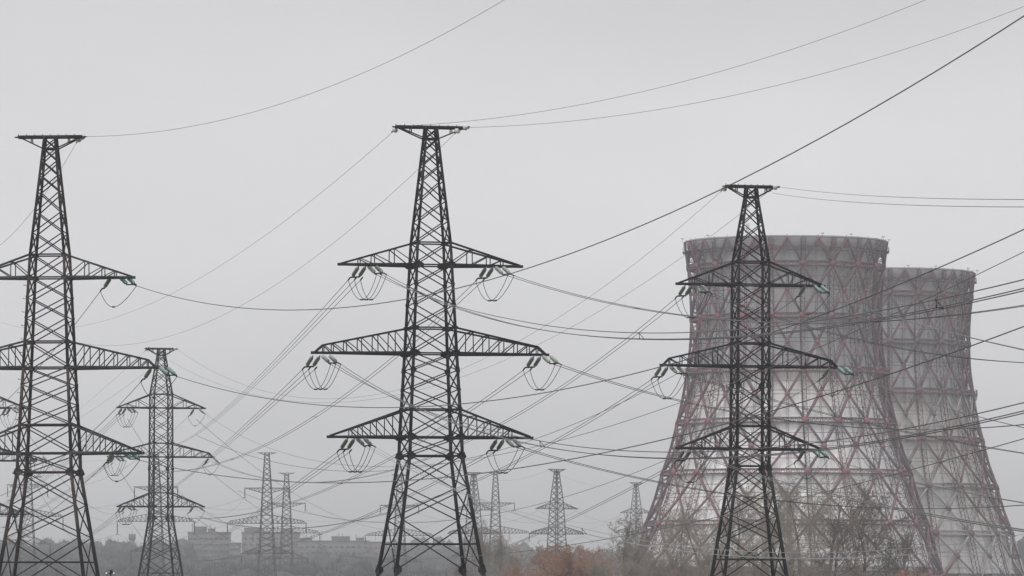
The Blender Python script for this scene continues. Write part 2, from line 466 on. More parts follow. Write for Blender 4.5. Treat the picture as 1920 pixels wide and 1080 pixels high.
for key, lab, px, D, cap_y in (
    ('I', 'pale hazy lattice pylon directly beside the right leg of the tallest pylon', 888, 1500, 886),
    ('K', 'hazy lattice pylon alone above the orange willows, turned diagonally', 1044, 1420, 880),
    ('L', 'hazy lattice pylon half hidden by a bare tree beside the large cooling tower', 1193, 1850, 905)):
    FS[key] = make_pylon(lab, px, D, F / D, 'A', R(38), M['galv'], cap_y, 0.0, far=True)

# ------------------------------------------------------------ insulator sets on the tension pylons
INS_PROF = [(0, .03), (.02, .10), (.10, .135)] + [(t / 20, .135 + (.014 if t % 2 else 0)) for t in range(3, 18)] + [(.93, .12), (1, .04)]
ENDS = {}
def level_of(text):
    for word in ('upper', 'middle', 'lower'):
        if word in text: return word

def wire_start(label):
    for words, P in (('of the tallest pylon', PA), ('of the rusty-legged pylon', PB), ('of the pylon by the towers', PC), ('of the smaller dark pylon', PD)):
        if words in label and ' arm ' in label:
            far = 'left behind' in label or 'sagging far left' in label or 'leaving left' in label
            return ENDS[(round(P.D), level_of(label), ' left arm ' in label, 'away' if far else 'near')]
    return None, None

def insulator_set(label, P, px, py, sc_, n, away, toward, mats):
    """px,py = first attachment on the arm; offsets in pixels at 26 px/m, scaled by sc_"""
    D = P.D
    root = empty('insulator_set', at(px, py, D))
    o = Vector(root.location)
    def p(dx, dy, dd): return at(px + dx * sc_, py + dy * sc_, D + dd) - o
    k = 1.0
    am, tm = mats
    xs_a = [0, 13][:away]; xs_t = [17, 31][:toward]
    for j, x in enumerate(xs_a):
        m = MB(); a = p(x, -2, 0); b = p(x - 13, 18, 1.6)
        m.bar(a, a.lerp(b, .16), .07); m.lathe(a.lerp(b, .14), a.lerp(b, .9), INS_PROF); m.build('insulator_string', M[am], root)
    for j, x in enumerate(xs_t):
        m = MB(); a = p(x, -2, 0); b = p(x + 13, 10, -1.6)
        m.lathe(a.lerp(b, .03), a.lerp(b, .95), INS_PROF); m.build('insulator_string', M[tm], root)
    ya = MB(); ya.bar(p(-16, 19, 1.7), p(xs_a[-1] - 11, 18, 1.7), .11)
    ends_a = []; ends_t = []
    for j in range(n):
        f = j / max(1, n - 1) if n > 1 else 0
        xa = -16 + (xs_a[-1] + (10 if n == 3 else 0)) * f
        q0 = p(xa, 19, 1.7); q1 = p(xa - 4, 24, 2.1); ya.bar(q0, q1, .075); ends_a.append(q1)
    ya.build('yoke_plate', M['steel'], root)
    yt = MB(); xt0 = xs_t[0] + 12; xt1 = xs_t[-1] + 17
    yt.bar(p(xt0, 12, -1.7), p(xt1, 11, -1.7), .09)
    for j in range(n):
        f = j / max(1, n - 1) if n > 1 else .8
        xt = (xt0 if n != 2 else xt1 - 12) + ((xt1 - xt0) if n != 2 else 12) * f
        q0 = p(xt, 12, -1.7); q1 = p(xt + 4, 14, -2.1); yt.bar(q0, q1, .07); ends_t.append(q1)
    yt.build('yoke_plate', M['steel'], root)
    for kk, E in (('away', ends_a), ('near', ends_t)):
            ctr = sum(E, Vector((0, 0, 0))) / n + o
            ENDS[(round(P.D), level_of(label), ' left ' in label, kk)] = (ctr, (E[-1] - E[0]) / max(1, n - 1))
    for j in range(n):
        m = MB(); a, b = ends_a[j], ends_t[j]
        low = 76 if n > 1 else 66
        ca = p(-4 + 9 * j, low, .9); cb = p(16 + 7 * j if n > 1 else 12, low - 2, -.6)
        pts = []
        T = 18
        for q in range(T + 1):
            t = q / T
            pts.append(a * (1 - t) ** 3 + ca * 3 * t * (1 - t) ** 2 + cb * 3 * t * t * (1 - t) + b * t ** 3)
        for q in range(T): m.bar(pts[q], pts[q + 1], .045, sides=5)
        m.bar(pts[8], pts[9], .10); 
        if n > 1: m.bar(pts[9], pts[10], .085)
        m.build('jumper_cable', M['steel'], root)
    tag(root, label, 'insulators', 'insulator sets under the pylon arms')
    return root

insulator_set('pale insulator pairs with triple jumper loop under the upper left arm of the tallest pylon', PA, 673, 501, 1, 3, 2, 2, ('ins', 'ins'))
insulator_set('pale insulator pairs with triple jumper loop under the middle left arm of the tallest pylon', PA, 587, 669, 1, 3, 2, 2, ('ins', 'ins'))
insulator_set('dull insulator pairs with triple jumper loop under the lower left arm of the tallest pylon', PA, 652, 824, 1, 3, 2, 2, ('insd', 'insd'))
insulator_set('insulator pairs with double jumper loop under the upper right arm of the tallest pylon', PA, 912, 503, 1, 2, 2, 2, ('ins', 'ins'))
insulator_set('insulator pairs with double jumper loop under the middle right arm of the tallest pylon', PA, 1001, 670, 1, 2, 2, 2, ('ins', 'ins'))
insulator_set('dull insulator pairs with double jumper loop under the lower right arm of the tallest pylon', PA, 932, 826, 1, 2, 2, 2, ('insd', 'insd'))
for nm, x, y, dl in (('upper', 208, 522, 0), ('middle', 284, 692, 0), ('lower', 214, 849, 0)):
    insulator_set('teal and pale insulators with one jumper under the %s right arm of the rusty-legged pylon' % nm, PB, x, y, 1.0, 1, 1, 2, ('ins', 'teal'))
insulator_set('pale insulator pairs under the upper left arm of the pylon before the cooling towers', PC, 1285, 537, .96, 2, 2, 2, ('ins', 'ins'))
insulator_set('pale insulator pairs under the middle left arm of the pylon before the cooling towers', PC, 1240, 689, .96, 2, 2, 2, ('ins', 'ins'))
insulator_set('dark insulator pairs under the lower left arm of the pylon before the cooling towers', PC, 1283, 846, .96, 2, 2, 2, ('insd', 'insd'))
insulator_set('teal insulators with one jumper under the upper right arm before the large cooling tower', PC, 1510, 538, .96, 1, 1, 2, ('ins', 'teal'))
insulator_set('teal insulators with one jumper under the middle right arm before the large cooling tower', PC, 1555, 691, .96, 1, 1, 2, ('ins', 'teal'))
insulator_set('teal and dark insulators with one jumper under the lower right arm before the cooling tower', PC, 1508, 846, .96, 1, 1, 2, ('insd', 'teal'))
for nm, x, y in (('upper', 229, 766), ('middle', 207, 857), ('lower', 228, 949)):
    insulator_set('dark insulators with triple jumper under the %s left arm of the smaller dark pylon' % nm, PD, x, y, .57, 3, 2, 2, ('insd', 'insd'))
for nm, x, y in (('upper', 364, 768), ('middle', 391, 860), ('lower', 363, 950)):
    insulator_set('dark insulators with single jumper under the %s right arm of the smaller dark pylon' % nm, PD, x, y, .57, 1, 1, 1, ('insd', 'insd'))
for nm, x, y in (('upper', 12, 766), ('middle', 62, 858), ('lower', 28, 957)):
    insulator_set('dark insulators under the %s right arm of the cut-off pylon at the left edge' % nm, PE, x, y, .6, 3, 2, 2, ('insd', 'insd'))

def disc_insulator(label, p, q):
    root = empty('disc_insulator', p)
    m = MB(); d = (Vector(q) - Vector(p))
    m.lathe(Vector((0, 0, 0)), d, [(0, .04), (.15, .08), (.3, .22), (.5, .24), (.7, .2), (.85, .08), (1, .04)], 12)
    m.build('glass_shell', M['disc'], root)
    m = MB(); m.bar(-d * .6, Vector((0, 0, 0)), .06); m.bar(d, d * 1.5, .06); m.build('metal_pin', M['steel'], root)
    tag(root, label, 'insulator', 'glass discs holding the ground wires')
for lab, P, x, y, ex, ey, dd in (
    ('glass disc below the left beam end on top of the tallest pylon', PA, 744, 241, -6, 4, .25),
    ('glass disc on the left beam end, upper one, of the tallest pylon', PA, 752, 237, 6, -1, -.3),
    ('glass disc at the right beam end on top of the tallest pylon', PA, 869, 239, 7, -1, -.25),
    ('glass disc below the right beam end on top of the tallest pylon', PA, 860, 242, -5, 6, .3),
    ('glass disc at the right beam end on top of the rusty-legged pylon', PB, 151, 256, 7, 0, -.25),
    ('glass disc below the right beam end on top of the rusty-legged pylon', PB, 149, 258, -4, 7, .3),
    ('glass disc below the left beam end of the pylon before the cooling towers', PC, 1361, 351, -6, 5, .25),
    ('glass disc on the left beam end of the pylon before the cooling towers', PC, 1368, 349, 7, -2, -.3),
    ('glass disc at the right beam end of the pylon before the cooling towers', PC, 1450, 351, 7, -1, -.25),
    ('glass disc below the right beam end of the pylon before the cooling towers', PC, 1443, 352, -4, 6, .3),
    ('small glass disc at the left beam end of the smaller dark pylon', PD, 277, 653, -3, 3, .2),
    ('small glass disc at the right beam end of the smaller dark pylon', PD, 326, 653, 4, 1, -.2)):
    a = at(x, y, P.D); b = at(x + ex, y + ey, P.D + dd)
    disc_insulator(lab, a, (b - a).normalized() * .42 + a)

# hanging strings on the suspension pylons
PWH = {'F': 'nearer pylon before the apartments', 'G': 'paler pylon behind that one by the apartments', 'H': 'hazy pylon seen through the tallest pylon',
       'J': 'slim hazy pylon right of the tallest pylon', 'M': 'hazy pylon seen through the rusty-legged one', 'N': 'hazy pylon behind the smaller dark pylon',
       'I': 'pale pylon beside the tallest one', 'K': 'hazy pylon above the willows', 'L': 'hazy pylon beside the cooling tower'}
strings = {}
for key in 'FGHJMN':
    P = FS[key]
    L = 2.5 if key in 'FGHJ' else 3.6
    for i, lv in enumerate(('upper', 'middle', 'lower')):
        for sd, sn in ((-1, 'left'), (1, 'right')):
            a = P.tip(i, sd)
            m = MB()
            m.bar(Vector((0, 0, 0)), Vector((0, 0, -.3)), .08)
            m.lathe(Vector((0, 0, -.25)), Vector((0, 0, -L + .2)), [(0, .05), (.04, .13), (.3, .15), (.6, .13), (.96, .15), (1, .05)], 6)
            m.bar(Vector((-.35, 0, -L)), Vector((.35, 0, -L)), .16)
            o = m.build('suspension_insulator', M['galv']); o.location = a
            tag(o, 'hanging insulator, %s %s arm, %s' % (lv, sn, PWH[key]), 'insulator', 'hanging insulators of the far pylons')
            strings[(key, i, sd)] = a + Vector((0, 0, -L))

# ------------------------------------------------------------ conductors
def fit(pts, D0, lo, hi, P0s=None):
    best = None
    for D1 in np.geomspace(lo, hi, 40) if hi > lo else [lo]:
        P0, P1 = (P0s or at(*pts[0], D0)), at(*pts[-1], D1)
        num = den = 0; rows = []
        for (x, y) in pts[1:-1]:
            r = ray(x, y); k = r[0] / r[1]
            dX, dY = P1.x - P0.x, P1.y - P0.y
            q = dX - k * dY
            if abs(q) < 1e-9: continue
            t = (k * P0.y - P0.x) / q
            if not 0 < t < 1: continue
            Y = P0.y + t * dY
            Zn = CAMZ + Y * r[2] / r[1]; Zl = P0.z + t * (P1.z - P0.z)
            wgt = F / Y; g = 4 * t * (1 - t)
            rows.append((Zl - Zn, g, wgt)); num += wgt * wgt * g * (Zl - Zn); den += wgt * wgt * g * g
        if not rows: return D1, 0.0, 0.0
        sag = max(0, num / den)
        err = math.sqrt(sum((w_ * (a - sag * g)) ** 2 for a, g, w_ in rows) / len(rows))
        if best is None or err < best[2]: best = (D1, sag, err)
    return best

def cable(label, n, pts, D0, rng, ext=0.0, r=.024, mat='wire', spc=(), start='h', name=None, group=None, gap=.38):
    if isinstance(rng, (int, float)): rng = (rng, rng)
    P0s, stp = wire_start(label)
    D1, sag, err = fit(pts, D0, *rng, P0s)
    if err > 3: print('WIREFIT', round(err, 1), round(D1), round(sag, 1), label)
    P0, P1 = (P0s.copy() if P0s else at(*pts[0], D0)), at(*pts[-1], D1)
    root_needed = n > 1
    root = None
    if root_needed:
        root = empty(name or 'conductor_bundle', P0)
        tag(root, label, 'power line', group or 'power lines')
    hor = [(stp if stp else Vector((gap, 0, 0))) * (j - (n - 1) / 2) for j in range(n)]
    far_o = [Vector((gap * (j - (n - 1) / 2), 0, 0)) for j in range(n)]
    tri = [Vector((-.10, 0, .20)), Vector((-.07, 0, -.10)), Vector((.17, 0, -.13))] if n == 3 else ([Vector((-.2, 0, .03)), Vector((.2, 0, -.03))] if n == 2 else [Vector((0, 0, 0))])
    T = 56
    def P(t, j):
        b = P0.lerp(P1, t); b.z -= 4 * sag * t * (1 - t)
        if n == 1: return b
        if start != 'tri': return b + hor[j].lerp(far_o[j], min(1, max(0, t) / .06))
        f = min(1, max(0, t) / .35)
        return b + hor[j].lerp(tri[j], f)
    for j in range(n):
        m = MB()
        o0 = P0
        prev = P(0, j) - o0
        for q in range(1, T + 1):
            t = q / T * (1 + ext)
            cur = P(t, j) - o0
            m.bar(prev, cur, 2 * r, sides=5); prev = cur
        o = m.build('conductor' if root_needed else (name or 'overhead_wire'), M[mat], root)
        if not root_needed:
            o.location = o0; tag(o, label, 'power line', group or 'power lines')
    for t in spc:
        m = MB()
        for j in range(n):
            a = P(t, j) - P0; b = P(t, (j + 1) % n) - P0
            m.bar(a, b, .03)
            m.box(a, .06, .18, .06)
            if n == 2: m.box(b, .06, .18, .06); break
        m.build('spacer', M['steel'], root)

G1 = 'conductor bundles strung from the big pylons'
A_ = 'of the tallest pylon'
RT = (120, 402)
cable('three-wire bundle from the upper left arm %s, crossing to the right edge' % A_, 3, [(732, 514), (870, 575), (1040, 620), (1150, 631), (1290, 636), (1440, 620), (1680, 582), (1920, 536)], 402, RT, .25, spc=(.58, .93), start='tri', group=G1)
cable('three-wire bundle from the middle left arm %s, crossing to the right edge' % A_, 3, [(636, 684), (750, 752), (1000, 830), (1150, 848), (1290, 857), (1440, 850), (1680, 815), (1920, 766)], 402, RT, .25, spc=(.45, .8), start='tri', group=G1)
cable('low three-wire bundle from the lower left arm %s towards the bottom right' % A_, 3, [(695, 832), (840, 908), (1000, 970), (1120, 1005), (1250, 1030), (1440, 1041), (1600, 1040), (1740, 1031), (1920, 1010)], 402, RT, .25, spc=(.42, .85), start='tri', group=G1, mat='wirep', r=.015)
cable('two-wire bundle from the upper right arm %s, passing the cooling towers' % A_, 2, [(953, 512), (1100, 557), (1255, 588), (1440, 606), (1680, 599), (1920, 573)], 402, RT, .25, spc=(.3,), group=G1)
cable('two-wire bundle from the middle right arm %s, passing the cooling towers' % A_, 2, [(1043, 681), (1140, 713), (1290, 752), (1600, 804), (1830, 803), (1920, 796)], 402, RT, .25, group=G1)
cable('two-wire bundle from the lower right arm %s, passing the cooling towers' % A_, 2, [(978, 832), (1060, 862), (1230, 903), (1560, 948), (1885, 950), (1920, 947)], 402, RT, .25, group=G1)
AW = (650, 1600)
cable('three-wire bundle running down left behind from the upper left arm %s' % A_, 3, [(653, 526), (565, 622), (490, 710), (457, 740), (400, 790), (335, 832)], 406, AW, .35, spc=(.75,), group=G1)
cable('three-wire bundle running down left behind from the middle left arm %s' % A_, 3, [(567, 693), (525, 738), (460, 805), (402, 852), (362, 886), (320, 917)], 406, AW, .35, spc=(.7,), group=G1)
cable('three-wire bundle running down left behind from the lower left arm %s' % A_, 3, [(632, 847), (585, 885), (535, 927), (482, 962), (426, 1001), (337, 1047)], 406, AW, .3, spc=(.6,), group=G1)
cable('two-wire bundle running down left behind from the upper right arm %s' % A_, 2, [(894, 528), (852, 572), (745, 667), (682, 715), (515, 825), (420, 867), (320, 884)], 406, AW, .1, spc=(.4, .7), group=G1)
cable('two-wire bundle running down left behind from the middle right arm %s' % A_, 2, [(985, 694), (870, 768), (745, 855), (682, 890), (592, 927), (525, 947), (440, 965), (377, 972)], 406, AW, .1, spc=(.45,), group=G1)
cable('two-wire bundle running down left behind from the lower right arm %s' % A_, 2, [(916, 850), (860, 878), (732, 950), (650, 986), (564, 1012), (500, 1028), (400, 1050)], 406, AW, .1, spc=(.5,), group=G1)
C_ = 'of the pylon by the towers'
cable('two-wire bundle sagging far left from the upper left arm %s' % C_, 2, [(1268, 560), (1150, 660), (1050, 730), (940, 795), (866, 833), (742, 879), (642, 900), (570, 902), (485, 895), (400, 866)], 430, 712, 0, spc=(.42, .7, .9), group=G1)
cable('two-wire bundle sagging far left from the middle left arm %s' % C_, 2, [(1222, 713), (1127, 775), (1030, 840), (890, 906), (732, 960), (607, 983), (500, 985), (372, 968)], 430, 712, 0, spc=(.33, .75), group=G1)
cable('two-wire bundle sagging far left from the lower left arm %s' % C_, 2, [(1266, 871), (1201, 900), (1060, 979), (940, 1031), (850, 1062)], 430, (560, 760), .3, group=G1)
cable('single wire running left behind from the upper right arm %s' % C_, 1, [(1495, 558), (1444, 592), (1265, 704), (1190, 745), (1127, 774), (1060, 800), (1000, 825), (870, 859), (745, 881)], 430, (550, 1000), .75, group=G1)
cable('single wire running left behind from the middle right arm %s' % C_, 1, [(1540, 711), (1440, 775), (1240, 865), (1155, 900), (1057, 932), (960, 955), (850, 975)], 430, (550, 1000), .9, group=G1)
cable('single wire running left behind from the lower right arm %s' % C_, 1, [(1493, 866), (1440, 890), (1167, 1019), (1118, 1037), (960, 1076)], 430, (550, 1000), .2, group=G1)
CT = (180, 426)
cable('two-wire bundle dropping right from the upper left arm %s' % C_, 2, [(1326, 549), (1440, 590), (1660, 648), (1920, 680)], 427, CT, .25, group=G1)
cable('two-wire bundle dropping right from the middle left arm %s' % C_, 2, [(1281, 701), (1375, 724), (1480, 760), (1850, 842), (1920, 850)], 427, CT, .25, group=G1)
cable('two-wire bundle dropping right from the lower left arm %s' % C_, 2, [(1324, 858), (1370, 872), (1480, 910), (1807, 975), (1920, 995)], 427, CT, .25, group=G1)
cable('single wire dropping right from the upper right arm %s' % C_, 1, [(1548, 551), (1700, 602), (1920, 656)], 427, CT, .25, group=G1)
cable('single wire dropping right from the middle right arm %s' % C_, 1, [(1594, 704), (1700, 742), (1837, 782), (1920, 802)], 427, CT, .25, group=G1)
cable('single wire dropping right from the lower right arm %s' % C_, 1, [(1547, 859), (1700, 900), (1880, 936), (1920, 943)], 427, CT, .25, group=G1)
B_ = 'of the rusty-legged pylon'
cable('long black wire from the upper right arm %s to the top corner' % B_, 1, [(248, 537), (330, 561), (430, 577), (530, 582), (700, 574), (855, 538), (980, 500), (1180, 428), (1365, 352), (1640, 213), (1920, 30)], 394, (60, 390), .15, r=.027, group=G1)
cable('long black wire from the middle right arm %s to the right edge' % B_, 1, [(324, 706), (460, 745), (640, 765), (750, 765), (850, 755), (1050, 725), (1240, 688), (1360, 655), (1500, 608), (1920, 430)], 394, (60, 390), .15, r=.027, group=G1)
cable('long black wire from the lower right arm %s to the right edge' % B_, 1, [(252, 862), (320, 875), (440, 895), (560, 906), (745, 900), (925, 885), (1125, 850), (1240, 823), (1370, 795), (1500, 755), (1920, 612)], 394, (60, 390), .15, r=.027, group=G1)
cable('single wire running down left behind from the upper right arm %s' % B_, 1, [(192, 545), (145, 605), (112, 642), (78, 684), (37, 725), (0, 762)], 398, (500, 1200), .3, group=G1)
cable('single wire running down left behind from the middle right arm %s' % B_, 1, [(267, 715), (235, 755), (175, 808), (60, 895), (0, 930)], 398, (500, 1300), .3, group=G1)
cable('single wire running down left behind from the lower right arm %s' % B_, 1, [(197, 873), (152, 912), (87, 965), (0, 1015)], 398, (500, 1300), .3, group=G1)
G2 = 'thin ground wires from the pylon tops'
ER = .0145
cable('thin wire rising from the top of the rusty-legged pylon to the top edge', 1, [(159, 256), (200, 256), (300, 245), (470, 212), (650, 150), (800, 80), (945, 0)], 396, (60, 390), .15, ER, group=G2)
cable('thin wire from the top left beam end of the tallest pylon to the top edge', 1, [(759, 236), (870, 229), (1100, 193), (1400, 120), (1735, 0)], 404, (60, 400), .15, ER, group=G2)
cable('thin wire from the right top beam of the tallest pylon to the top right corner', 1, [(877, 239), (1000, 234), (1150, 218), (1400, 172), (1650, 108), (1920, 12)], 404, (60, 400), .15, ER, group=G2)
cable('thin wire falling left behind from the top left of the tallest pylon', 1, [(738, 246), (570, 385), (430, 490), (300, 560), (150, 612)], 405, (600, 1500), .5, ER, group=G2)
cable('thin wire falling left behind from the top right of the tallest pylon', 1, [(854, 249), (780, 320), (600, 480), (440, 575), (280, 640)], 405, (600, 1500), .6, ER, group=G2)
cable('thin wire falling left behind from the top of the rusty-legged pylon', 1, [(144, 266), (100, 345), (50, 405), (0, 460)], 397, (450, 1000), .25, ER, group=G2)
cable('upper thin wire from the pylon top before the cooling towers to the right edge', 1, [(1459, 350), (1650, 368), (1920, 374)], 428, (200, 425), .25, ER, group=G2)
cable('lower thin wire from the pylon top before the cooling towers to the right edge', 1, [(1448, 362), (1650, 382), (1920, 388)], 428, (200, 425), .25, ER, group=G2)
cable('thin wire sagging between the left pylon tops, from before the cooling tower', 1, [(1354, 357), (1232, 460), (1105, 556), (1027, 607), (860, 696), (755, 735), (645, 746), (580, 744), (470, 724), (402, 692), (331, 654)], 429, 713, 0, ER, group=G2)
cable('thin wire sagging just below the other between the two shorter dark pylons', 1, [(1437, 362), (1280, 480), (1145, 568), (1063, 616), (860, 706), (745, 742), (600, 760), (420, 727), (318, 676)], 429, 713, 0, ER, group=G2)
G3 = 'lines strung from the smaller dark pylon'
D_ = 'of the smaller dark pylon'
cable('bundle leaving left from the upper left arm %s' % D_, 3, [(218, 780), (192, 810), (100, 885), (0, 950)], 716, (900, 1600), .2, group=G3)
cable('bundle leaving left from the middle left arm %s' % D_, 3, [(196, 871), (150, 905), (60, 962), (0, 990)], 716, (900, 1600), .2, group=G3)
cable('bundle leaving left from the lower left arm %s' % D_, 3, [(217, 963), (180, 996), (120, 1036), (60, 1066)], 716, (900, 1600), .1, group=G3)
cable('wire sagging right from the upper right arm %s' % D_, 1, [(380, 775), (480, 830), (560, 857), (650, 872), (745, 875)], 711, (430, 700), 1.2, r=.018, group=G3)
cable('wire sagging right from the lower right arm %s' % D_, 1, [(379, 957), (440, 990), (520, 1018), (640, 1040), (760, 1048)], 711, (430, 700), 1.0, r=.018, group=G3)
cable('wire leaving left behind from the upper right arm %s' % D_, 1, [(356, 779), (322, 812), (270, 852), (200, 895)], 716, (900, 1600), .4, r=.018, group=G3)
cable('wire leaving left behind from the middle right arm %s' % D_, 1, [(383, 871), (330, 912), (260, 955), (170, 1000)], 716, (900, 1600), .4, r=.018, group=G3)
cable('wire leaving left behind from the lower right arm %s' % D_, 1, [(356, 961), (320, 988), (260, 1022), (190, 1052)], 716, (900, 1600), .3, r=.018, group=G3)
cable('thin wire falling left from the left beam end %s' % D_, 1, [(272, 658), (232, 695), (145, 770), (60, 830)], 716, (900, 1600), .3, ER, group=G3)
cable('thin wire falling left from the right beam end %s' % D_, 1, [(320, 662), (275, 697), (147, 785), (30, 850)], 716, (900, 1600), .2, ER, group=G3)

# spans between the far pylons
def span(label, a, b, sag, r=.02, group='lines between the far hazy pylons'):
    m = MB(); T = 24; d = Vector(b) - Vector(a); prev = Vector((0, 0, 0))
    for q in range(1, T + 1):
        t = q / T; cur = d * t; cur.z -= 4 * sag * t * (1 - t); m.bar(prev, cur, 2 * r, sides=4); prev = cur
    o = m.build('overhead_wire', M['wire']); o.location = a
    tag(o, label, 'power line', group)
SH = {'F': 'block-side pylon', 'G': 'paler block-side pylon', 'H': 'pylon behind the tallest', 'J': 'slim hazy pylon', 'M': 'pylon behind rusty legs', 'N': 'pylon behind the smaller one', 'I': 'pale pylon by the tallest', 'K': 'pylon above willows', 'L': 'pylon by the cooling tower'}
for a, b in (('M', 'N'), ('N', 'F'), ('G', 'H'), ('H', 'J')):
    for i, lv in enumerate(('upper', 'middle', 'lower')):
        for sd, sn in ((-1, 'left'), (1, 'right')):
            span('faint wire, %s %s arms, %s to %s' % (lv, sn, SH[a], SH[b]), strings[(a, i, sd)], strings[(b, i, sd)], 3.0 + .4 * i)
    span('faint top wire from %s to %s' % (SH[a], SH[b]), FS[a].cap(-1), FS[b].cap(-1), 2.5, .013)
G5 = 'thin crossing wires low over the wood'
for i, lv in enumerate(('upper', 'middle', 'lower')):
    span('thin %s wire from the cut-off pylon at left to the pylon behind the smaller one' % lv, PE.tip(i, 1, .8, -1.2), strings[('N', i, -1)], 7.0, .018, G5)
    span('thin %s wire crossing from the pylon behind the smaller one to that behind the tallest' % lv, strings[('N', i, 1)], strings[('H', i, -1)], 8.0, .018, G5)
    span('thin %s wire crossing from the pylon behind rusty legs to the paler block-side pylon' % lv, strings[('M', i, 1)], strings[('G', i, -1)], 8.5, .018, G5)
    span('thin %s wire from the smaller dark pylon sagging to the pale pylon by the tallest' % lv, PD.tip(i, 1, 1.0, -1.4), FS['I'].tip(i, -1, .5, -.5), 9.0, .018, G5)
    span('thin %s wire from the left of the smaller dark pylon to the block-side pylon' % lv, PD.tip(i, -1, 1.2, -1.4), strings[('F', i, -1)], 8.0, .018, G5)
for i, lv in enumerate(('upper', 'middle')):
    span('thin %s wire crossing from the slim hazy pylon to the one by the cooling tower' % lv, strings[('J', i, 1)], FS['L'].tip(i, -1, .5, -.5), 6.0, .018, G5)
for a, b in (('I', 'K'), ('K', 'L')):
    for i, lv in enumerate(('upper', 'middle')):
        for sd, sn in ((-1, 'left'), (1, 'right')):
            span('faint wire, %s %s arms, %s to %s' % (lv, sn, SH[a], SH[b]), FS[a].tip(i, sd, .5, -.5), FS[b].tip(i, sd, .5, -.5), 3.0)
    span('faint top wire from %s to %s' % (SH[a], SH[b]), FS[a].cap(-1), FS[b].cap(-1), 2.5, .013)

